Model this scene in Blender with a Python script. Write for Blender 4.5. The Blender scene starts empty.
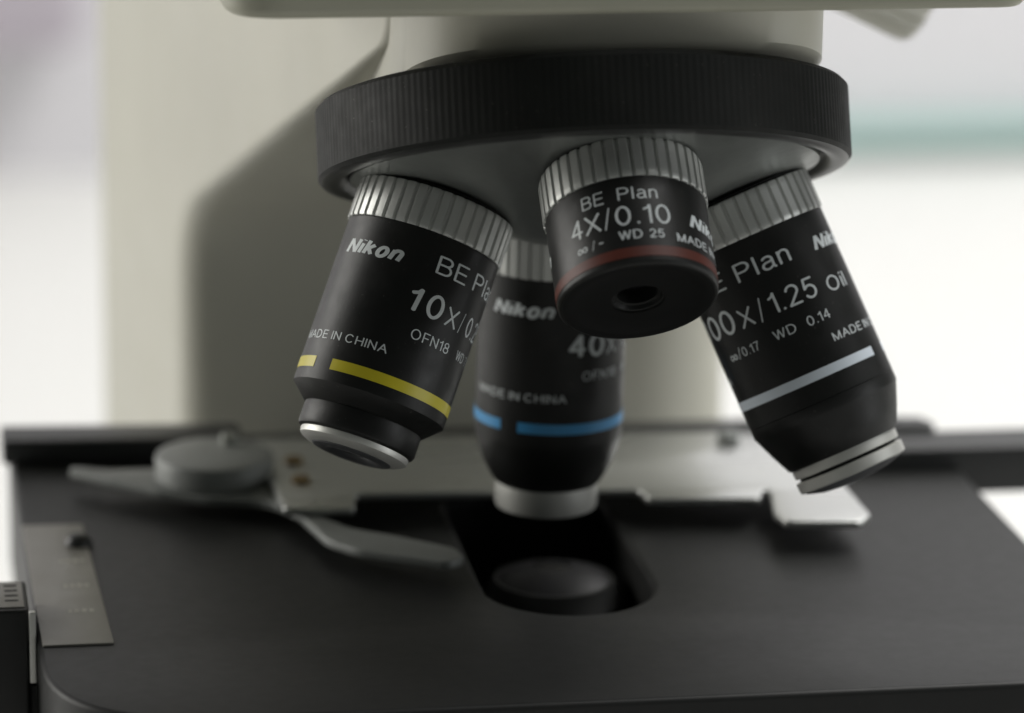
import bpy, bmesh, math, random
from mathutils import Vector, Matrix
random.seed(7)
S = 0.001                                   # everything below is authored in millimetres
sc = bpy.context.scene
col = sc.collection
PI = math.pi

# ------------------------------------------------------------------ materials
def mat(name, base, rough=0.5, metal=0.0, spec=0.5, bump=0.0, bscale=900.0, rvar=0.0, cvar=0.0, coat=0.0, stretch=None, dust=0.0):
    m = bpy.data.materials.new(name); m.use_nodes = True
    nt = m.node_tree; b = nt.nodes['Principled BSDF']
    b.inputs['Base Color'].default_value = (*base, 1)
    b.inputs['Roughness'].default_value = rough
    b.inputs['Metallic'].default_value = metal
    b.inputs['Specular IOR Level'].default_value = spec
    b.inputs['Coat Weight'].default_value = coat
    tc = nt.nodes.new('ShaderNodeTexCoord')
    vec = tc.outputs['Object']
    if stretch:
        mp = nt.nodes.new('ShaderNodeMapping'); mp.inputs['Scale'].default_value = stretch
        nt.links.new(vec, mp.inputs['Vector']); vec = mp.outputs['Vector']
    def noise(scale, detail=3):
        n = nt.nodes.new('ShaderNodeTexNoise'); n.inputs['Scale'].default_value = scale
        n.inputs['Detail'].default_value = detail; nt.links.new(vec, n.inputs['Vector']); return n
    if bump > 0:
        n = noise(bscale, 4); bp = nt.nodes.new('ShaderNodeBump')
        bp.inputs['Strength'].default_value = bump; bp.inputs['Distance'].default_value = 0.0001
        nt.links.new(n.outputs['Fac'], bp.inputs['Height']); nt.links.new(bp.outputs['Normal'], b.inputs['Normal'])
    if rvar > 0:
        n = noise(bscale * .12, 4); mr = nt.nodes.new('ShaderNodeMapRange')
        mr.inputs['From Min'].default_value = .3; mr.inputs['From Max'].default_value = .7
        mr.inputs['To Min'].default_value = rough - rvar; mr.inputs['To Max'].default_value = rough + rvar
        nt.links.new(n.outputs['Fac'], mr.inputs['Value']); nt.links.new(mr.outputs['Result'], b.inputs['Roughness'])
    if cvar > 0:
        n = noise(bscale * .07, 5); mx = nt.nodes.new('ShaderNodeMix'); mx.data_type = 'RGBA'
        mx.inputs['A'].default_value = (*[c * (1 - cvar) for c in base], 1)
        mx.inputs['B'].default_value = (*[min(1, c * (1 + cvar)) for c in base], 1)
        nt.links.new(n.outputs['Fac'], mx.inputs['Factor']); nt.links.new(mx.outputs['Result'], b.inputs['Base Color'])
    if dust > 0:
        n = noise(1500, 2); cr = nt.nodes.new('ShaderNodeMapRange')
        cr.inputs['From Min'].default_value = .70; cr.inputs['From Max'].default_value = .76
        cr.inputs['To Min'].default_value = 0; cr.inputs['To Max'].default_value = dust
        nt.links.new(n.outputs['Fac'], cr.inputs['Value'])
        n2 = noise(60, 3); sm = nt.nodes.new('ShaderNodeMapRange')
        sm.inputs['From Min'].default_value = .45; sm.inputs['From Max'].default_value = .8
        sm.inputs['To Min'].default_value = 0; sm.inputs['To Max'].default_value = dust * .25
        nt.links.new(n2.outputs['Fac'], sm.inputs['Value'])
        ad = nt.nodes.new('ShaderNodeMath'); ad.operation = 'ADD'; ad.use_clamp = True
        nt.links.new(cr.outputs['Result'], ad.inputs[0]); nt.links.new(sm.outputs['Result'], ad.inputs[1])
        mx2 = nt.nodes.new('ShaderNodeMix'); mx2.data_type = 'RGBA'; mx2.inputs['B'].default_value = (.22, .21, .19, 1)
        bc = b.inputs['Base Color']
        if bc.is_linked: nt.links.new(bc.links[0].from_socket, mx2.inputs['A'])
        else: mx2.inputs['A'].default_value = (*base, 1)
        nt.links.new(ad.outputs['Value'], mx2.inputs['Factor']); nt.links.new(mx2.outputs['Result'], bc)
    return m

M = {
 'barrel': mat('black_anodised', (.009, .0095, .009), .42, 0, .28, .15, 2500, .06, .15, dust=.14),
 'barrel_matte': mat('black_matte', (.010, .0105, .010), .5, 0, .4, .1, 2500),
 'bore': mat('bore_black', (.010, .0105, .010), .6, 0, .2),
 'knurl': mat('satin_aluminium', (.54, .55, .53), .44, .6, .5, .15, 1800, .06, .12),
 'silver': mat('turned_steel', (.56, .56, .53), .46, .6, .5, .1, 1500, .06),
 'nickel': mat('nickel_dull', (.36, .37, .34), .42, .7, .5, .1, 1500, .05),
 'paint': mat('lettering_paint', (.62, .66, .67), .5, 0, .4, .1, 3000, 0, .12),
 'yellow': mat('yellow_paint', (.58, .50, .02), .4, 0, .5, .1, 2500, 0, .08),
 'blue': mat('blue_paint', (.04, .30, .62), .4, 0, .5),
 'white': mat('white_paint', (.60, .66, .72), .4, 0, .5),
 'red': mat('red_paint', (.085, .014, .006), .5, 0, .4, .1, 2500, 0, .2),
 'ring': mat('black_rubbery_ring', (.008, .009, .008), .6, 0, .16, .2, 2500, .05, .15, dust=.14),
 'ringlip': mat('black_satin_lip', (.025, .026, .025), .35, 0, .5, .1, 2000),
 'turret': mat('grey_satin_turret', (.20, .21, .20), .36, .55, .5, .2, 2200, .06, .1),
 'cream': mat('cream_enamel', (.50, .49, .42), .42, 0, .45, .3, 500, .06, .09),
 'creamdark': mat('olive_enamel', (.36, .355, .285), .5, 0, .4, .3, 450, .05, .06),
 'stage': mat('black_stage_coat', (.016, .0165, .016), .48, 0, .25, .12, 3500, .02, .08, dust=.03),
 'stageside': mat('stage_edge_coat', (.016, .016, .016), .45, 0, .4, .3, 1500),
 'plate': mat('brushed_plate', (.60, .61, .59), .30, .9, .5, .2, 900, .05, .1, stretch=(.15, 1, 1)),
 'clip': mat('clip_metal', (.21, .22, .21), .52, .35, .5, .2, 900, .06, .1),
 'knob': mat('knob_grey', (.27, .28, .27), .5, .2, .5, .2, 900, .05, .1),
 'scale': mat('scale_plate', (.26, .25, .225), .45, .3, .5, .2, 900, .05, .1),
 'mark': mat('scale_mark', (.55, .53, .47), .6),
 'brass': mat('brass_screw', (.24, .17, .08), .5, .7),
 'rail': mat('rail_black', (.03, .031, .031), .42, 0, .5, .2, 900),
 'glass': mat('lens_glass_dark', (.01, .01, .012), .12, 0, .5),
 'table': mat('white_bench', (.74, .74, .72), .5, 0, .4, .05, 30, .05, .02),
 'wall': mat('pale_wall', (.70, .69, .715), .9, 0, .3, .05, 20, 0, .02),
 'darkcap': mat('dark_cap', (.05, .052, .055), .4, 0, .4),
 'frost': mat('frosted_lens', (.020, .020, .021), .45, 0, .15),
 'ivory': mat('ivory_plastic', (.80, .79, .72), .5),
 'face': mat('glossy_black_face', (.006, .0062, .006), .4, 0, .25),
 'teal': mat('teal_plastic', (.36, .55, .51), .6),
 'lilac': mat('lilac_plastic', (.45, .41, .46), .6),
}

# ------------------------------------------------------------------ object helpers
def tag(o, label=None, cat=None, group=None, kind=None):
    if label: o['label'] = label
    if cat: o['category'] = cat
    if group: o['group'] = group
    if kind: o['kind'] = kind
    return o

def link_mesh(name, me, material, parent=None, mtx=None, sharp=35):
    o = bpy.data.objects.new(name, me); col.objects.link(o)
    if material is not None and len(me.materials) == 0: me.materials.append(material)
    if sharp is not None:
        for p in me.polygons: p.use_smooth = True
        me.set_sharp_from_angle(angle=math.radians(sharp))
    if parent: o.parent = parent
    if mtx is not None: o.matrix_basis = mtx
    return o

def from_data(name, vs, fs, material, parent=None, mtx=None, sharp=35):
    me = bpy.data.meshes.new(name)
    me.from_pydata([(v[0] * S, v[1] * S, v[2] * S) for v in vs], [], fs)
    bm = bmesh.new(); bm.from_mesh(me); bmesh.ops.recalc_face_normals(bm, faces=bm.faces); bm.to_mesh(me); bm.free()
    me.update()
    return link_mesh(name, me, material, parent, mtx, sharp)

def lathe_data(prof, n=128, mod=None, closed=False):
    """prof: list of (s, r); turned round the local Z axis. mod(i_profile, angle) -> radius change"""
    vs, fs = [], []
    m = len(prof)
    for j in range(n):
        a = 2 * PI * j / n
        for i, (s, r) in enumerate(prof):
            rr = r + (mod(i, j, n) if mod else 0)
            vs.append((rr * math.sin(a), rr * math.cos(a), s))
    for j in range(n):
        k = (j + 1) % n
        for i in range(m - 1):
            fs.append((j * m + i, j * m + i + 1, k * m + i + 1, k * m + i))
        if closed: fs.append((j * m + m - 1, j * m, k * m, k * m + m - 1))
    return vs, fs

def lathe(name, prof, material, parent=None, mtx=None, n=128, mod=None, closed=False, sharp=35):
    vs, fs = lathe_data(prof, n, mod, closed)
    return from_data(name, vs, fs, material, parent, mtx, sharp)

def rounded(poly, r=1.0, seg=5):
    """round the corners of a closed 2D polygon; r is a number or one number per corner"""
    out = []; n = len(poly)
    for i in range(n):
        p0, p1, p2 = Vector(poly[i - 1]), Vector(poly[i]), Vector(poly[(i + 1) % n])
        ri = r[i] if isinstance(r, (list, tuple)) else r
        a, b = p0 - p1, p2 - p1
        la, lb = a.length, b.length; a.normalize(); b.normalize()
        ang = a.angle(b)
        d = min(ri / max(math.tan(ang / 2), .05), la * .48, lb * .48)
        q0, q2 = p1 + a * d, p1 + b * d
        for k in range(seg + 1):
            t = k / seg
            out.append(((1 - t) ** 2 * q0 + 2 * t * (1 - t) * p1 + t * t * q2)[:])
    return out

def slab(name, outlines, z0, z1, bevel, material, parent=None, mtx=None, seg=3, sharp=40):
    """a plate from closed 2D outlines (the second and later ones are holes) between z0 and z1, edges rounded"""
    cu = bpy.data.curves.new(name, 'CURVE'); cu.dimensions = '2D'; cu.fill_mode = 'BOTH'
    for ol in outlines:
        sp = cu.splines.new('POLY'); sp.points.add(len(ol) - 1)
        for p, q in zip(sp.points, ol): p.co = (q[0] * S, q[1] * S, 0, 1)
        sp.use_cyclic_u = True
    cu.extrude = ((z1 - z0) / 2 - bevel) * S; cu.bevel_depth = bevel * S; cu.bevel_resolution = seg; cu.offset = -bevel * S
    t = bpy.data.objects.new('tmp', cu); col.objects.link(t)
    dg = bpy.context.evaluated_depsgraph_get()
    me = bpy.data.meshes.new_from_object(t.evaluated_get(dg)); me.name = name
    bpy.data.objects.remove(t); bpy.data.curves.remove(cu)
    bm = bmesh.new(); bm.from_mesh(me)
    bmesh.ops.remove_doubles(bm, verts=bm.verts, dist=1e-6)
    for v in bm.verts: v.co.z += (z0 + z1) / 2 * S
    bmesh.ops.recalc_face_normals(bm, faces=bm.faces)
    bm.to_mesh(me); bm.free(); me.materials.clear()
    return link_mesh(name, me, material, parent, mtx, sharp)

def box(name, x0, x1, y0, y1, z0, z1, bev, material, parent=None, seg=3):
    return slab(name, [[(x0, y0), (x1, y0), (x1, y1), (x0, y1)]] if bev == 0 else
                [rounded([(x0, y0), (x1, y0), (x1, y1), (x0, y1)], bev * 1.0)], z0, z1, bev * .6 if bev else .001, material, parent, None, seg)

# ------------------------------------------------------------------ lettering bent round a cylinder
def arc(cx, cy, rx, ry, a0, a1, n=14):
    return [(cx + rx * math.cos(math.radians(a0 + (a1 - a0) * k / n)), cy + ry * math.sin(math.radians(a0 + (a1 - a0) * k / n))) for k in range(n + 1)]
def _glyphs():
    g = {}
    g['A'] = (.72, [[(0, 0), (.36, 1)], [(.36, 1), (.72, 0)], [(.13, .36), (.59, .36)]])
    g['B'] = (.60, [[(0, 0), (0, 1)], [(0, 1), (.34, 1)] + arc(.34, .765, .23, .235, 90, -90) + [(0, .53)], [(0, .53), (.36, .53)] + arc(.36, .265, .25, .265, 90, -90) + [(0, 0)]])
    g['C'] = (.68, [arc(.36, .5, .36, .5, 42, 318, 28)])
    g['D'] = (.66, [[(0, 0), (0, 1)], [(0, 1), (.28, 1)] + arc(.28, .5, .38, .5, 90, -90, 20) + [(0, 0)]])
    g['E'] = (.54, [[(.54, 1), (0, 1)], [(0, 1), (0, 0)], [(0, 0), (.55, 0)], [(0, .52), (.50, .52)]])
    g['F'] = (.50, [[(.52, 1), (0, 1)], [(0, 1), (0, 0)], [(0, .5), (.44, .5)]])
    g['H'] = (.62, [[(0, 0), (0, 1)], [(.62, 0), (.62, 1)], [(0, .52), (.62, .52)]])
    g['I'] = (.0, [[(0, 0), (0, 1)]])
    g['M'] = (.74, [[(0, 0), (0, 1)], [(0, 1), (.37, 0)], [(.37, 0), (.74, 1)], [(.74, 1), (.74, 0)]])
    g['N'] = (.62, [[(0, 0), (0, 1)], [(0, 1), (.62, 0)], [(.62, 0), (.62, 1)]])
    g['O'] = (.76, [arc(.38, .5, .38, .5, 0, 360, 32)])
    g['P'] = (.58, [[(0, 0), (0, 1)], [(0, 1), (.32, 1)] + arc(.32, .74, .26, .26, 90, -90) + [(0, .48)]])
    g['W'] = (.96, [[(0, 1), (.24, 0)], [(.24, 0), (.48, 1)], [(.48, 1), (.72, 0)], [(.72, 0), (.96, 1)]])
    g['X'] = (.66, [[(0, 0), (.66, 1)], [(0, 1), (.66, 0)]])
    g['0'] = (.54, [arc(.27, .5, .27, .5, 0, 360, 32)])
    g['1'] = (.24, [[(.24, 0), (.24, 1)], [(.24, 1), (.17, .86), (0, .78)]])
    g['2'] = (.52, [arc(.26, .73, .25, .27, 165, -35, 16) + [(.0, .0)], [(0, 0), (.53, 0)]])
    g['4'] = (.56, [[(.42, 0), (.42, 1)], [(.42, 1), (0, .3)], [(0, .3), (.56, .3)]])
    g['5'] = (.53, [[(.48, 1), (.10, 1)], [(.10, 1), (.04, .5)], [(.04, .5)] + arc(.26, .32, .26, .32, 120, -150, 20)])
    g['6'] = (.53, [[(.50, .84)] + arc(.30, .68, .22, .32, 60, 160, 8) + [(.01, .4)], arc(.27, .32, .26, .32, 0, 360, 26)])
    g['7'] = (.50, [[(0, 1), (.51, 1)], [(.51, 1), (.28, .52), (.17, 0)]])
    g['8'] = (.52, [arc(.26, .75, .22, .25, 0, 360, 24), arc(.26, .26, .26, .27, 0, 360, 24)])
    g['.'] = (.0, [[(0, 0), (0, .045)]])
    g['-'] = (.30, [[(0, .4), (.3, .4)]])
    g['/'] = (.34, [[(0, -.05), (.34, 1.02)]])
    g['a'] = (.46, [arc(.24, .53, .20, .20, 150, 0, 12) + [(.44, .1), (.50, 0)], [(.44, .44)] + [(.28, .40)] + arc(.20, .20, .20, .20, 90, 300, 14) + [(.44, .15)]])
    g['i'] = (.0, [[(0, 0), (0, .72)], [(0, .95), (0, 1.0)]])
    g['k'] = (.44, [[(0, 0), (0, 1)], [(.42, .72), (.03, .30)], [(.15, .44), (.46, 0)]])
    g['l'] = (.0, [[(0, 0), (0, 1)]])
    g['n'] = (.42, [[(0, 0), (0, .72)], [(0, .50)] + arc(.22, .51, .20, .22, 160, 0, 12) + [(.42, 0)]])
    g['o'] = (.46, [arc(.23, .36, .23, .36, 0, 360, 26)])
    def lem(t): return (.62 + .58 * math.cos(t) / (1 + math.sin(t) ** 2), .5 + .95 * math.sin(t) * math.cos(t) / (1 + math.sin(t) ** 2))
    g['~'] = (1.24, [[lem(2 * PI * k / 44) for k in range(45)]])
    return g
GL = _glyphs()

def stroke(bm, pts, w, z):
    """one pen stroke of width w with round ends, as a flat strip"""
    pts = [Vector((p[0], p[1])) for p in pts]
    pts = [p for i, p in enumerate(pts) if i == 0 or (p - pts[i - 1]).length > 1e-4]
    closed = (pts[0] - pts[-1]).length < 1e-3; n = len(pts); L, R_ = [], []
    for i, p in enumerate(pts):
        a_ = pts[i - 1] if i > 0 else (pts[-2] if closed else None); b_ = pts[i + 1] if i < n - 1 else (pts[1] if closed else None)
        d1 = (p - a_).normalized() if a_ is not None else None; d2 = (b_ - p).normalized() if b_ is not None else None
        d1 = d1 or d2; d2 = d2 or d1
        t = (d1 + d2).normalized(); nn = Vector((-t.y, t.x)); k = min(1.4, 1 / max(.5, nn.dot(Vector((-d1.y, d1.x)))))
        L.append(bm.verts.new((*(p + nn * w / 2 * k), z))); R_.append(bm.verts.new((*(p - nn * w / 2 * k), z)))
    for i in range(n - 1): bm.faces.new((R_[i], R_[i + 1], L[i + 1], L[i]))
    if not closed:
        for p, q, l, r in () if w > .2 else ((pts[0], pts[1], L[0], R_[0]), (pts[-1], pts[-2], R_[-1], L[-1])):
            t = (p - q).normalized(); nn = Vector((-t.y, t.x)); c = []
            for k in range(1, 6):
                an = PI * k / 6
                c.append(bm.verts.new((*(p + (t * math.sin(an) * .8 + nn * math.cos(an)) * w / 2), z)))
            # l lies on the -nn side at the start, +nn side at the end
            ends = (l, r)
            if (Vector(l.co[:2]) - p).dot(nn) > 0: bm.faces.new([l] + c + [r])
            else: bm.faces.new([r] + c + [l])

def text_mesh(body, w, shear=0.0, gap=.24):
    """engraved single-line lettering; z carries a tiny lift so that crossing strokes never share a plane"""
    bm = bmesh.new(); x = 0; k = 0
    for ch in body:
        if ch == ' ': x += .34; continue
        adv, strokes = GL[ch]
        for st in strokes:
            stroke(bm, [(x + p[0] + shear * p[1], p[1]) for p in st], w, .0035 * (k % 5)); k += 1
        x += adv + gap + w * .35 + (.06 if ch in '0OCD' else 0)
    return bm

def lettering(name, rows, rho, material, parent):
    """rows: (string, angle_left, angle_right, s_top, s_bottom, stroke offset, shear), degrees and mm on the barrel"""
    out = bmesh.new()
    for body, aL, aR, sT, sB, off, sh in rows:
        body = '~' if body == 'INF' else body
        bm = text_mesh(body, off, sh)
        xs = [v.co.x for v in bm.verts]; ys = [v.co.y for v in bm.verts]
        x0, x1, y0, y1 = min(xs), max(xs), min(ys), max(ys)
        arc = math.radians(aR - aL) * rho
        for v in bm.verts:
            v.co.x = (v.co.x - x0) / (x1 - x0) * arc; v.co.y = (v.co.y - y0) / max(y1 - y0, 1e-6) * (sB - sT)
        k = .45
        while k < arc:
            bmesh.ops.bisect_plane(bm, geom=bm.verts[:] + bm.edges[:] + bm.faces[:], plane_co=(k, 0, 0), plane_no=(1, 0, 0), dist=1e-5); k += .45
        vm = {}
        for v in bm.verts:
            a = math.radians(aL) + v.co.x / rho
            r = rho + v.co.z
            vm[v] = out.verts.new((r * math.sin(a) * S, r * math.cos(a) * S, (sB - v.co.y) * S))
        for f in bm.faces:
            try: out.faces.new([vm[v] for v in f.verts])
            except ValueError: pass
        bm.free()
    for f in out.faces:
        f.normal_update(); c = f.calc_center_median()
        if f.normal.x * c.x + f.normal.y * c.y < 0: f.normal_flip()
    me = bpy.data.meshes.new(name); out.to_mesh(me); out.free()
    return link_mesh(name, me, material, parent, None, None)

def band(name, arcs, s0, s1, rho, material, parent):
    """painted band round the barrel, in arcs (degrees)"""
    vs, fs = [], []; t = .05
    for a0, a1 in arcs:
        n = max(4, int((a1 - a0) / 3)); b = len(vs)
        for k in range(n + 1):
            a = math.radians(a0 + (a1 - a0) * k / n)
            for r, s in ((rho - .3, s0), (rho + t, s0), (rho + t, s1), (rho - .3, s1)):
                vs.append((r * math.sin(a), r * math.cos(a), s))
        for k in range(n):
            p, q = b + 4 * k, b + 4 * k + 4
            for i in range(4): fs.append((p + i, p + (i + 1) % 4, q + (i + 1) % 4, q + i))
        fs.append((b, b + 1, b + 2, b + 3)); e = b + 4 * n; fs.append((e, e + 1, e + 2, e + 3))
    return from_data(name, vs, fs, material, parent)

# ------------------------------------------------------------------ the microscope
scope = bpy.data.objects.new('microscope', None); col.objects.link(scope)
scope.location = (0, 0, -.18)
tag(scope, 'cream laboratory microscope with black nosepiece, four black objective lenses and dark stage', 'microscope')
UP = Matrix.Translation((0, 0, .18))         # parts are authored round the specimen point, 180 mm above the bench
def part(o): o.parent = scope; o.matrix_basis = UP @ o.matrix_basis; return o

N = Vector((0, -.3668127, -.9302948))        # turret axis, pointing down and forward
CP = Vector((0, -21.7514, 54.6631))
def frame(o, d, v):
    d = Vector(d).normalized(); v = Vector(v); v = (v - d * v.dot(d)).normalized(); rt = v.cross(d)
    m = Matrix((rt, v, d)).transposed().to_4x4(); m.translation = Vector(o) * S
    return m
RT = Vector((1, 0, 0))
turret_m = frame(CP, N, (0, -1, 0))          # local Z points down along the turret axis

# --- revolving nosepiece: knurled ring, lip, conical turret
NR = 880
def ringmod(i, j, n):
    return (-.055 if (j % 4) == 0 else 0) if 3 <= i <= 6 else 0
h1, H, R = -4.46, 12.0, 41.2
ring = lathe('nosepiece', [(h1 - H, 30), (h1 - H, R - 1.6), (h1 - H + .35, R - .6), (h1 - H + 1.0, R), (h1 - H + 1.2, R), (h1 - 1.5, R), (h1 - 1.3, R), (h1 - .6, R - .02), (h1, R - .5)],
             M['ring'], None, turret_m, NR, ringmod, sharp=25)
part(ring); tag(ring, 'black revolving nosepiece with finely ribbed edge')
lathe('rim_lip', [(h1 - .02, R - .5), (h1 + .25, R - 1.0), (h1 + .45, R - 2.0), (h1 + .35, R - 3.0), (h1 + .0, R - 3.7), (h1 - .6, R - 4.1), (h1 - .9, R - 4.4), (h1 - 1.2, R - 5.0), (h1 - 1.2, R - 6.6)],
      M['ringlip'], ring, None, 192)
tp = [(h1 - .6, 36.3), (h1 - .25, 36.2), (-4.2, 34.6)]
for r in (30, 25, 20, 15, 10): tp.append(((23.38 - r) * .394, r))
tp += [(5.6, 8.6), (6.0, 7.0), (6.2, .01)]
lathe('turret_face', tp, M['turret'], ring, None, 192)

# --- objectives
KN = 40
def knmod(i, j, n):
    ph = j % 8
    return (-.38 if ph in (0, 1) else 0.0) if 1 <= i <= 8 else 0
def grip(parent, s1=6.5, r=12.3):
    g = lathe('grip_ring', [(.02, 9), (.04, r - .3), (.1, r - .1), (.4, r), (1.0, r), (s1 - .9, r), (s1 - .3, r), (s1 - .05, r - .1), (s1, r - .2), (s1, 9)],
              M['knurl'], parent, None, KN * 8, knmod, sharp=25)
    lathe('seat_gap', [(-.45, 11.6), (.1, 11.6), (.1, 8)], M['bore'], parent, None, 64)
    return g

# shared engraving, angles are for the yellow lens; every barrel carries it twice, half a turn apart
def common(dl):
    rows = []
    for q in (0, 180):
        rows += [('Nikon', -63 + dl + q, -10.5 + dl + q, 10.35, 12.75, .24, .26),
                 ('MADE IN CHINA', -80 + dl + q, .2 + dl + q, 25.1, 26.45, .13, 0)]
    return rows
def objective(o, d, v, prof, label, nsm=160):
    ob = lathe('objective_lens', prof, M['barrel'], None, frame(o, d, v), nsm, sharp=28)
    part(ob); tag(ob, label)
    return ob
G = 6.4
T0, TS = .115, .085
# yellow, 10X
a = objective((-23.358, -22.726, 55.047), (-.3664, -.3565, -.8594), (-.067, -.911, .406),
  [(G, 9), (G, 11.75), (G + .25, 12), (29.2, 12), (32.2, 12), (32.75, 11.95), (33.0, 11.7), (35.1, 9.45), (35.15, 9.3), (35.15, 9.2), (35.3, 9.25), (38.3, 9.25), (38.7, 9.05), (39.0, 8.6), (39.0, 8.2)],
  'black objective lens with a yellow band, marked 10X')
grip(a)
lathe('front_ring', [(38.9, 8.5), (39.2, 8.6), (39.9, 8.45), (40.15, 8.1), (40.55, 7.2), (40.7, 6.4), (40.7, 6.2)], M['silver'], a, None, 96)
lathe('front_cap', [(40.68, 6.3), (40.8, 6.2), (40.9, 6.1), (41.0, 5.8), (41.15, 5.0), (41.1, 4.0), (40.6, 3.2), (40.2, 3.0)], M['darkcap'], a, None, 96)
lathe('lens', [(40.3, 3.05), (40.45, 2.4), (40.6, 1.4), (40.65, .01)], M['glass'], a, None, 48)
lettering('lettering', common(0) + [
  ('BE', 14.4, 41, 9.5, 12.3, T0, 0), ('Plan', 49, 91, 9.5, 12.3, T0, 0),
  ('1', 3.2, 12.0, 15.3, 18.9, .155, .10), ('0', 16.7, 30.4, 15.25, 19.05, .145, .04), ('X', 34.2, 45.3, 16.1, 19.05, T0, 0), ('/', 49, 52.3, 15.9, 19.2, TS, 0), ('0.25', 58, 90, 15.9, 19.05, T0, 0),
  ('OFN18', 12.3, 46.3, 21.3, 22.95, T0, 0), ('WD', 57, 70, 21.4, 22.9, T0, 0), ('7.0', 75, 88, 21.4, 22.9, T0, 0)], 12.03, M['paint'], a)
band('colour_band', [(-37, 126.5), (143, 306.5)], 29.3, 31.0, 12, M['yellow'], a)

# blue, 40X, in the working position
b = objective((-1.047, -.022, 46.095), (-.0164, -.0003, -.9999), (-.177, -.984, .003),
  [(G, 9), (G, 11.75), (G + .25, 12), (29.2, 12), (33.6, 12), (34.4, 11.9), (36.5, 11.4), (38.5, 10.7), (40.6, 9.7), (42.2, 8.75), (42.4, 8.5), (42.4, 7.9)],
  'black objective lens with a blue band, marked 40X, standing upright at the back')
grip(b)
lathe('front_ring', [(42.3, 8.35), (46.3, 8.3), (46.8, 8.1), (47.1, 7.5), (47.3, 5.0), (47.4, 3.2)], M['silver'], b, None, 96)
lathe('lens', [(47.35, 3.3), (47.3, 2), (47.3, .01)], M['glass'], b, None, 48)
lettering('lettering', common(13.3) + [
  ('BE', 27.8, 54.4, 9.5, 12.3, T0, 0), ('Plan', 62, 104, 9.5, 12.3, T0, 0),
  ('4', 13.8, 27.5, 15.3, 18.9, .18, 0), ('0', 30.5, 45.0, 15.25, 19.05, .17, .0), ('X', 48, 59, 16.1, 19.05, T0, 0), ('/', 62.5, 66, 15.9, 19.2, TS, 0), ('0.65', 71.5, 103, 15.9, 19.05, T0, 0),
  ('OFN', 25.6, 48, 21.4, 22.95, T0, 0), ('18', 50, 60, 21.4, 22.95, T0, 0), ('WD', 70, 83, 21.4, 22.9, T0, 0)], 12.03, M['paint'], b)
band('colour_band', [(-24, 140.5), (156, 320.5)], 30.0, 31.7, 12, M['blue'], b)

# white, 100X oil
c = objective((23.358, -20.777, 54.279), (.3664, -.326, -.8715), (-.228, -.94, .255),
  [(G, 9), (G, 11.75), (G + .25, 12), (29.2, 12), (33.9, 12), (34.0, 11.9), (34.05, 12.0), (35.6, 12.0), (36.1, 11.75), (39.0, 10.6), (42.2, 9.15), (42.4, 8.9), (42.4, 8.2)],
  'black objective lens with a white band, marked 100X')
grip(c)
lathe('front_ring', [(42.3, 8.7), (43.8, 8.65), (43.9, 8.5), (43.95, 7.9), (44.4, 7.9), (44.45, 8.6), (44.55, 8.85), (46.1, 8.8), (46.3, 8.5), (46.35, 7.9)], M['silver'], c, None, 96, sharp=25)
lathe('ring_groove', [(43.92, 8.0), (44.42, 8.0)], M['bore'], c, None, 64)
lathe('front_cap', [(46.3, 8.2), (46.6, 7.8), (47.3, 5.5), (47.6, 3.0), (47.6, 2.0)], M['darkcap'], c, None, 96)
lathe('lens', [(47.55, 2.1), (47.7, 1.2), (47.75, .01)], M['glass'], c, None, 48)
lettering('lettering', common(107.2) + [
  ('BE', -58, -31.6, 9.6, 12.5, T0, 0), ('Plan', -21, 22.4, 9.6, 12.5, T0, 0),
  ('1', -85, -78, 15.4, 19.1, T0, 0), ('0', -70.5, -55, 15.3, 19.2, .135, 0), ('0', -51.8, -37.6, 15.3, 19.2, .135, 0), ('X', -32.6, -21, 16.2, 19.15, T0, 0), ('/', -16.6, -11.8, 15.7, 19.4, TS, 0),
  ('1.25', -6.6, 31, 15.75, 19.05, T0, 0), ('Oil', 41, 64, 16.9, 19.3, T0, 0),
  ('INF', -57.5, -48.6, 22.15, 23.05, .16, 0), ('/', -47.2, -43.8, 21.4, 23.2, TS, 0), ('0.17', -42.4, -26, 21.6, 23.05, T0, 0), ('WD', -13, 4.4, 21.3, 22.8, T0, 0), ('0.14', 13.6, 32.8, 21.3, 22.85, T0, 0)], 12.03, M['paint'], c)
band('colour_band', [(-110, 58.5), (80, 238.5)], 29.3, 30.8, 12, M['white'], c)

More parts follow.
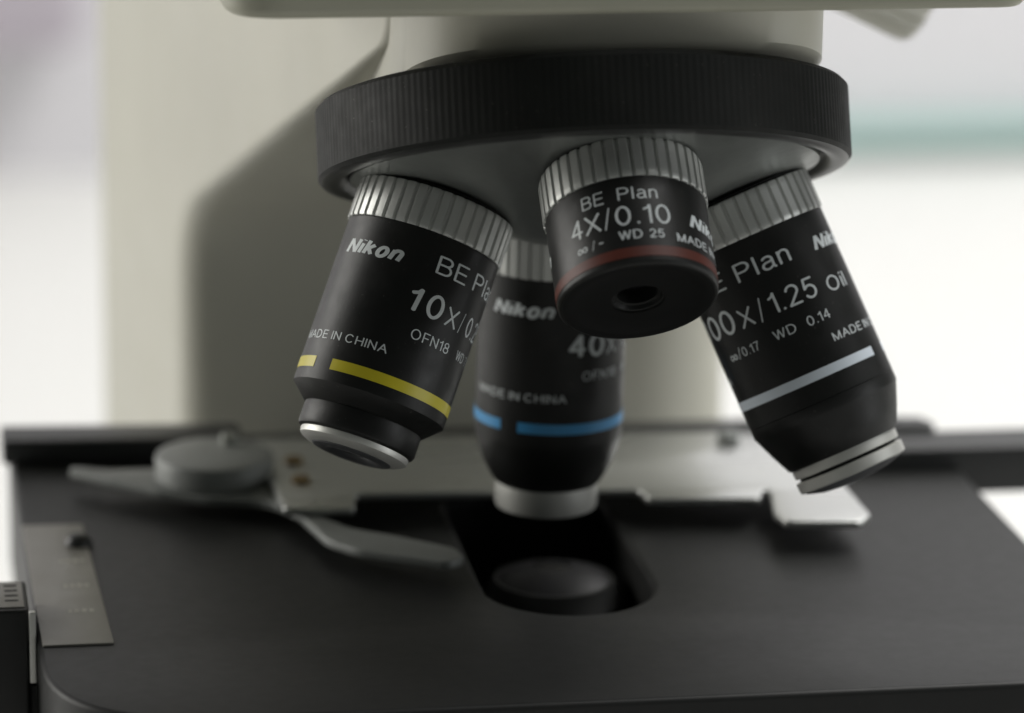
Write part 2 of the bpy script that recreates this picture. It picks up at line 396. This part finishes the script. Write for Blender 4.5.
# red, 4X, nearest
d = objective((1.047, -43.481, 63.231), (.0164, -.6821, -.731), (-.223, -.715, .662),
  [(G, 9), (G, 11.75), (G + .25, 12), (18, 11.95), (20.1, 11.9), (20.5, 11.85), (20.8, 11.6), (20.9, 11.3), (20.8, 11.0), (20.3, 9), (20.2, 6), (20.3, 4.0), (20.2, 3.7), (19.6, 3.5), (19.5, 3.0), (17, 3.0)],
  'short black objective lens with a dark red band, marked 4X, nearest the camera')
grip(d)
lathe('front_face', [(20.86, 11.2), (20.78, 9.7), (20.70, 9.5), (20.60, 7.0), (20.57, 6.8), (20.50, 5.2), (20.48, 4.05)], M['face'], d, None, 96, sharp=20)
lathe('lens', [(17.2, 3.45), (17.0, 2), (16.9, .01)], M['glass'], d, None, 48)
lettering('lettering', [
  ('BE', -30.8, -13.8, 8.3, 10.4, T0, 0), ('Plan', -3.8, 24.6, 8.3, 10.4, T0, 0),
  ('4', -43, -32.8, 11.4, 14.5, .13, 0), ('X', -30.4, -18.2, 11.5, 14.55, T0, 0), ('/', -15.6, -10.7, 11.2, 14.7, TS, 0), ('0.10', -7.4, 32, 11.35, 14.55, .115, 0),
  ('INF', -39.5, -30.8, 16.1, 17.0, .17, 0), ('/', -27.2, -24.6, 15.7, 17.3, TS, 0), ('-', -21.6, -18.2, 16.4, 16.6, .12, 0), ('WD', -6.8, 9.8, 15.4, 16.9, .15, 0), ('25', 14.8, 25.4, 15.45, 16.9, .15, 0),
  ('Nikon', 48.5, 101, 11.9, 14.3, .24, .26), ('MADE IN CHINA', 35.2, 115, 15.8, 17.2, .14, 0),
  ('Nikon', -131.5, -79, 11.9, 14.3, .24, .26)], 12.0, M['paint'], d)
band('colour_band', [(-180, 179.9)], 18.2, 19.8, 11.93, M['red'], d)

# --- neck, arm and head
def neck():
    pts = []
    for k in range(41):                                             # front: a flat curve with round shoulders
        t = PI + PI * k / 40; e = .55
        pts.append((3.2 + 32.4 * math.copysign(abs(math.cos(t)) ** e, math.cos(t)), -18 + 27 * math.copysign(abs(math.sin(t)) ** .75, math.sin(t))))
    pts += [(35.6, 30), (-29.2, 30)]
    n = len(pts); vs, fs = [], []
    def zb(y, off): return 69.9 + off - (y + 15.7) * .3943
    rings = [(1.0, .97, 'b', 1.4), (1.0, 1.0, 'b', 2.6), (1.0, 1.0, 't', 92)]
    for sx, sc_, kind, z in rings:
        for x, y in pts:
            xx = 1 + (x - 1) * sc_; yy = y * sc_ if y < 0 else y
            vs.append((xx, yy, zb(yy, z) if kind == 'b' else z))
    for r in range(2):
        for i in range(n):
            j = (i + 1) % n; fs.append((r * n + i, r * n + j, (r + 1) * n + j, (r + 1) * n + i))
    fs.append(tuple(range(n))); fs.append(tuple(range(2 * n, 3 * n)))
    o = from_data('neck', vs, fs, M['cream'], sharp=40); part(o)
    lathe('dark_collar', [(h1 - H - .2, 20), (h1 - H - .2, 31), (h1 - H - 2.2, 31), (h1 - H - 2.2, 20)], M['bore'], o, turret_m, 96)
neck()

def arm():
    hw = lambda y: 31 + .195 * (y + 12) if y < 111 else 54.8 + .14 * (y - 110)
    P = rounded([(108, -150), (108, 24), (-12, 78.5), (-12, 112)], [0, 22, 8, 0], 8)   # lower edge of the curved arm (y, z)
    stations = [(108, -150)] + [p for p in P if -149 < p[1] < 111] + [(-12, 112)]
    fine = []
    for p, q in zip(stations, stations[1:]):
        k = max(1, int(abs(q[1] - p[1]) / 6))
        fine += [(p[0] + (q[0] - p[0]) * i / k, p[1] + (q[1] - p[1]) * i / k) for i in range(k)]
    fine.append(stations[-1]); vs, fs = [], []; YB = 178
    for y, z in fine:                                               # one rounded plan outline per height
        w = hw(y); rl, rr = (7, 20) if y > 60 else (3 + 4 * max(0, y) / 60, 5 + 15 * max(0, y) / 60)
        w2 = hw(YB)
        ol = [(-w + 1 + rl * (1 - math.cos(t)) , y + rl * (1 - math.sin(t))) for t in [PI / 2 * k / 8 for k in range(9)]]
        orr = [(w + 1 - rr * (1 - math.cos(t)), y + rr * (1 - math.sin(t))) for t in [PI / 2 * (8 - k) / 8 for k in range(9)]]
        row = ol + orr + [(w2 + 1, YB), (-w2 + 1, YB)]
        vs += [(x, yy, z) for x, yy in row]
    m_ = 20
    for r in range(len(fine) - 1):
        for i in range(m_):
            j = (i + 1) % m_; fs.append((r * m_ + i, r * m_ + j, (r + 1) * m_ + j, (r + 1) * m_ + i))
    fs.append(tuple(range(m_))); fs.append(tuple(range((len(fine) - 1) * m_, len(fine) * m_)))
    o = from_data('arm', vs, fs, M['cream'], sharp=40)
    part(o); tag(o, 'thick cream curved arm behind the nosepiece')
arm()

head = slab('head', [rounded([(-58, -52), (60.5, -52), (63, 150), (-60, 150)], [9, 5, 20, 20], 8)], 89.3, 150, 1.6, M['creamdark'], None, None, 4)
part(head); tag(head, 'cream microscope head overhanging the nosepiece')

# knurled cream knob under the head on the right
dk = (Vector((72.5, 40, 62.5)) - Vector((52, 40, 72.5))).normalized()
def kmod(i, j, n): return (-.8 if j % 9 in (0, 1, 2) else 0) if 1 <= i <= 3 else 0
kb = lathe('adjustment_knob', [(-14, 7.6), (-13, 7.0), (6, 7.0), (8.5, 6.9), (9.4, 6.4), (9.7, 5.0), (9.7, .01)], M['ivory'], None, frame((60.5, 40, 77.5), dk, (0, -1, 0)), 144, kmod, sharp=25)
part(kb); tag(kb, 'ribbed cream knob jutting out below the head')

# --- stage
st_out = rounded([(-85.6, -70.5), (79, -70.5), (79, 46), (66, 52), (52, 74), (-86.6, 74)], [27, 22, 2, 3, 3, 4], 14)
slot = []
for k in range(25): t = PI + PI * k / 24; slot.append((-1 + 13.7 * math.cos(t), -17 + 14.5 * math.sin(t)))
for k in range(17): t = PI * k / 16; slot.append((-1 + 13.7 * math.cos(t), 25 + 9 * math.sin(t)))
stage = slab('stage', [st_out, slot], -31, -9, 1.0, M['stage'], None, None, 4); part(stage)
tag(stage, 'black flat stage with a rounded corner and slot opening')
# carrier below the stage
part(slab('stage_carrier', [rounded([(-40, -45), (40, -45), (40, 118), (-40, 118)], 8)], -48, -31.5, 2, M['barrel_matte'], None))
cn = lathe('condenser', [(-45, 12), (-17, 12), (-16.5, 11.6), (-14.6, 10.4), (-13.9, 10.0), (-13.9, 9.2)], M['stage'], None, Matrix.Translation((0, .001, 0)), 96)
part(cn)
lathe('lens', [(-14.0, 9.3), (-13.2, 7.8), (-12.4, 5), (-12.0, 2.5), (-11.9, .01)], M['frost'], cn, None, 64)
lathe('glint_cap', [(-12.0, 3.2), (-11.75, 2.2), (-11.62, 1.0), (-11.6, .01)], M['glass'], cn, Matrix.Translation((0, .0015, 0)), 40)  # small polished cap added on the condenser lens to catch a glint

# scale plate on the left of the stage with its faint rows of print
sp = slab('scale_plate', [rounded([(-85.2, -36.8), (-74.4, -36.8), (-76.0, 23.3), (-86.0, 23.6)], .5, 3)], -9.02, -8.7, .08, M['scale'], None, None, 1)
part(sp)
def marks():
    vs, fs = [], []
    for (cx, cy) in ((-78.6, 3.6), (-78.6, -9.0), (-78.5, -21.3)):
        xs = -2.0
        for w, hgt in ((.5, 1.3), (.75, 1.1), (.75, 1.3), (.7, 1.1)):
            b = len(vs)
            x0, x1, y0, y1 = cx + xs, cx + xs + w, cy - hgt / 2, cy + hgt / 2
            vs += [(x0, y0, -8.66), (x1, y0, -8.66), (x1, y1, -8.66), (x0, y1, -8.66)]; fs.append((b, b + 1, b + 2, b + 3)); xs += w + .4
    from_data('print', vs, fs, M['mark'], sp, None, None)
marks()

# metal slide holder at the back of the stage
HP = [(-42.8, 16.2), (-31.1, 14.8), (-30.1, 23.1), (17.6, 19.8), (18.0, 14.6), (36.6, 12.4), (38.0, 16.8), (39.3, 16.6), (37.2, 4.4), (38.2, -.8), (50.6, -2.1), (52.8, 1.6), (52.6, 15.0), (52.0, 45.0), (41.2, 50.6), (38, 52), (17.6, 53.6), (-44.6, 57)]
hold = slab('slide_holder', [rounded(HP, [1, 1, 1, 2, 1.5, 1, .6, 1, 2, 2, 2, 2, 2, 3, 2, 2, 2, 2], 4)], -4.9, -3.6, .3, M['plate'], None, None, 2)
hold.matrix_basis = Matrix.Translation((-.7 * S, -4.4 * S, 0))
part(hold); tag(hold, 'bright stepped metal slide holder plate')
def screw(x, y, z, r, m, par):
    o = lathe('screw', [(z - 1.5, r), (z - .3, r), (z, r - .35), (z + .05, r * .6), (z - .1, .01)], m, par, Matrix.Translation((x * S, y * S, 0)), 40)
screw(-38.4, 30.7, -2.7, 1.6, M['brass'], hold); screw(-38.4, 42.0, -2.7, 1.6, M['brass'], hold); screw(38.5, 46, -2.0, 2.0, M['clip'], hold)
CL = [(-76.6, 45.6), (-70.0, 38.8), (-62.4, 31.8), (-54.3, 27.0), (-44.4, 24.6), (-40.3, 16.7), (-37.2, 1.9), (-33, -3.8), (-26.7, -7.7), (-19.2, -12.2), (-16.4, -9.6), (-17.2, -4.8), (-25.4, 2.4), (-32.6, 7.6), (-36, 13), (-39, 21.5), (-38.5, 34), (-45, 44), (-62, 45), (-70, 45.0), (-75.6, 47.6)]
cl = slab('clip_arm', [rounded(CL, [2.5, 6, 10, 10, 8, 8, 9, 9, 9, 2.5, 2, 2.5, 8, 8, 8, 3, 3, 3, 8, 8, 2.5], 7)], -6.5, -5.0, .3, M['clip'], None, None, 2)
cl.matrix_basis = Matrix.Translation((-.65 * S, -3.3 * S, 0)); part(cl); tag(cl, 'curved grey slide clip arm')
kn = lathe('clip_knob', [(-6.0, 7), (-5.0, 9.6), (-4.8, 10.0), (-1.5, 10.1), (-.9, 9.9), (-.6, 9.2), (-.5, 3.4), (-.4, .01)], M['knob'], None, Matrix.Translation((-52.9 * S, 35.0 * S, 0)), 96)
part(kn); tag(kn, 'round flat grey clip knob')
lathe('pin', [(-.6, 1.5), (.9, 1.5), (1.2, 1.1), (1.2, .01)], M['nickel'], kn, Matrix.Translation((3 * S, 5 * S, 0)), 32)
part(lathe('stop_pin', [(-9, 2.3), (-8.2, 2.2), (-7.4, 1.7), (-7.0, .9), (-6.95, .01)], M['rail'], None, Matrix.Translation((-77.2 * S, 12.5 * S, 0)), 32))
# rear guide rails
part(slab('guide_rail', [rounded([(-88, 59), (-46, 57), (-46, 66), (-88, 69)], 1)], -8.9, -4.5, .5, M['rail'], None))
r2 = slab('guide_rail', [rounded([(58, 37.5), (150, 36.2), (150, 47.5), (58, 49)], 1)], -13.5, -5, .6, M['rail'], None); part(r2)
part(slab('rail_stop', [rounded([(62, 49), (78, 48), (76, 54), (64, 56)], 2)], -9, -3.8, .8, M['rail'], None))
# scale bracket at the lower left
br = slab('scale_bracket', [rounded([(-104, -31), (-86.9, -31), (-86.9, -16.5), (-104, -16.5)], .8)], -28, -5, .5, M['barrel_matte'], None); part(br)
slab('top_scale', [[(-103.5, -29.6), (-87.6, -29.6), (-87.6, -17.4), (-103.5, -17.4)]], -5.01, -4.8, .04, M['scale'], br)
def ticks():
    vs, fs = [], []
    for k in range(4):
        y = -27.0 + k * 2.4; b = len(vs)
        vs += [(-90.4, y, -4.76), (-88.4, y, -4.76), (-88.4, y + .7, -4.76), (-90.4, y + .7, -4.76)]; fs.append((b, b + 1, b + 2, b + 3))
    from_data('tick_marks', vs, fs, M['bore'], br, None, None)
ticks()
part(slab('bracket_arm', [rounded([(-104, -29.5), (-80, -29.5), (-80, 5), (-104, 5)], .8)], -70, -17.5, .4, M['barrel_matte'], None))
part(slab('edge_highlight', [rounded([(-87.0, -32.4), (-86.0, -32.4), (-86.0, -31.2), (-87.0, -31.2)], .2)], -16.3, -4.9, .15, M['silver'], None))  # silver strip added to draw the highlight along the bracket's front edge
# foot on the bench
base = slab('base', [rounded([(-62, -120), (62, -120), (72, 250), (-72, 250)], 18, 8)], -180, -146, 6, M['cream'], None, None, 5); part(base)

# ------------------------------------------------------------------ the setting
def plane_box(name, x0, x1, y0, y1, z0, z1, m, bev=0):
    return box(name, x0, x1, y0, y1, z0, z1, bev, m)
def quad(name, pts, m, label, cat):
    o = from_data(name, pts, [(0, 1, 2, 3)], m, None, None, None); return o
t = from_data('tabletop', [(-2500, -1500, -180), (2500, -1500, -180), (2500, 1060, -180), (-2500, 1060, -180), (-2500, -1500, -220), (2500, -1500, -220), (2500, 1060, -220), (-2500, 1060, -220)],
              [(0, 1, 2, 3), (4, 5, 6, 7), (0, 1, 5, 4), (1, 2, 6, 5), (2, 3, 7, 6), (3, 0, 4, 7)], M['table'], None, None, None)
tag(t, kind='structure')
w = from_data('wall', [(-2500, 1060, -600), (2500, 1060, -600), (2500, 1060, 2200), (-2500, 1060, 2200), (-2500, 1160, -600), (2500, 1160, -600), (2500, 1160, 2200), (-2500, 1160, 2200)],
              [(0, 1, 2, 3), (4, 5, 6, 7), (0, 1, 5, 4), (1, 2, 6, 5), (2, 3, 7, 6), (3, 0, 4, 7)], M['wall'], None, None, None)
tag(w, kind='structure')
ts = box('edge_strip', 215, 900, 1046, 1058, -170.5, -162.5, 2, M['teal'])
tag(ts, 'long teal strip blurred along the foot of the pale wall', 'strip')
lb = slab('storage_box', [rounded([(-260, 0), (-10, 0), (-10, 55), (-260, 55)], 12)], 0, 130, 8, M['lilac'])
lb.location = (-.014, 1.003, -.115)
tag(lb, 'blurred lilac grey box against the wall at the upper left', 'box')

# ------------------------------------------------------------------ world, lamps, camera
wd = bpy.data.worlds.new('World'); sc.world = wd; wd.use_nodes = True
bg = wd.node_tree.nodes['Background']; bg.inputs[0].default_value = (.92, 1.0, .93, 1); bg.inputs[1].default_value = .062
def area(name, loc, look, sx, sy, power, color=(1, 1, 1)):
    l = bpy.data.lights.new(name, 'AREA'); l.shape = 'RECTANGLE'; l.size = sx; l.size_y = sy; l.energy = power; l.color = color
    o = bpy.data.objects.new(name, l); col.objects.link(o); o.location = loc
    o.rotation_euler = (Vector(look) - Vector(loc)).to_track_quat('-Z', 'Y').to_euler()
    return o
area('back_lamp', (.75, .5, 1.0), (.25, .8, -.15), 1.6, .5, 22.5, (1, .99, .97))
area('window_left', (-1.3, .65, .35), (0, .25, .0), .9, .9, 15, (1, .98, .93))
area('window_right', (1.05, -.5, .13), (0, .05, .03), .6, .6, 2.7, (.97, .99, 1))

cam = bpy.data.cameras.new('camera'); co = bpy.data.objects.new('camera', cam); col.objects.link(co)
pi_, ya, ro = math.radians(15.196), math.radians(9.383), math.radians(.776)
fw = Vector((math.sin(ya) * math.cos(pi_), math.cos(ya) * math.cos(pi_), -math.sin(pi_)))
r_ = Vector((math.cos(ya), -math.sin(ya), 0)); u_ = r_.cross(fw)
r2_ = r_ * math.cos(ro) + u_ * math.sin(ro); u2_ = -r_ * math.sin(ro) + u_ * math.cos(ro)
m = Matrix((r2_, u2_, -fw)).transposed().to_4x4(); m.translation = Vector((-106.419, -597.531, 188.855)) * S
co.matrix_world = m
cam.sensor_fit = 'HORIZONTAL'; cam.sensor_width = 36; cam.lens = 3889.3 / 1024 * 36
cam.clip_start = .01; cam.clip_end = 50
cam.dof.use_dof = True; cam.dof.focus_distance = .580; cam.dof.aperture_fstop = 136.7 / 13.0; cam.dof.aperture_blades = 0
sc.camera = co
sc.view_settings.view_transform = 'Standard'; sc.view_settings.look = 'None'; sc.view_settings.exposure = 0; sc.view_settings.gamma = 1
sc.cycles.use_denoising = True
sc.cycles.max_bounces = 8
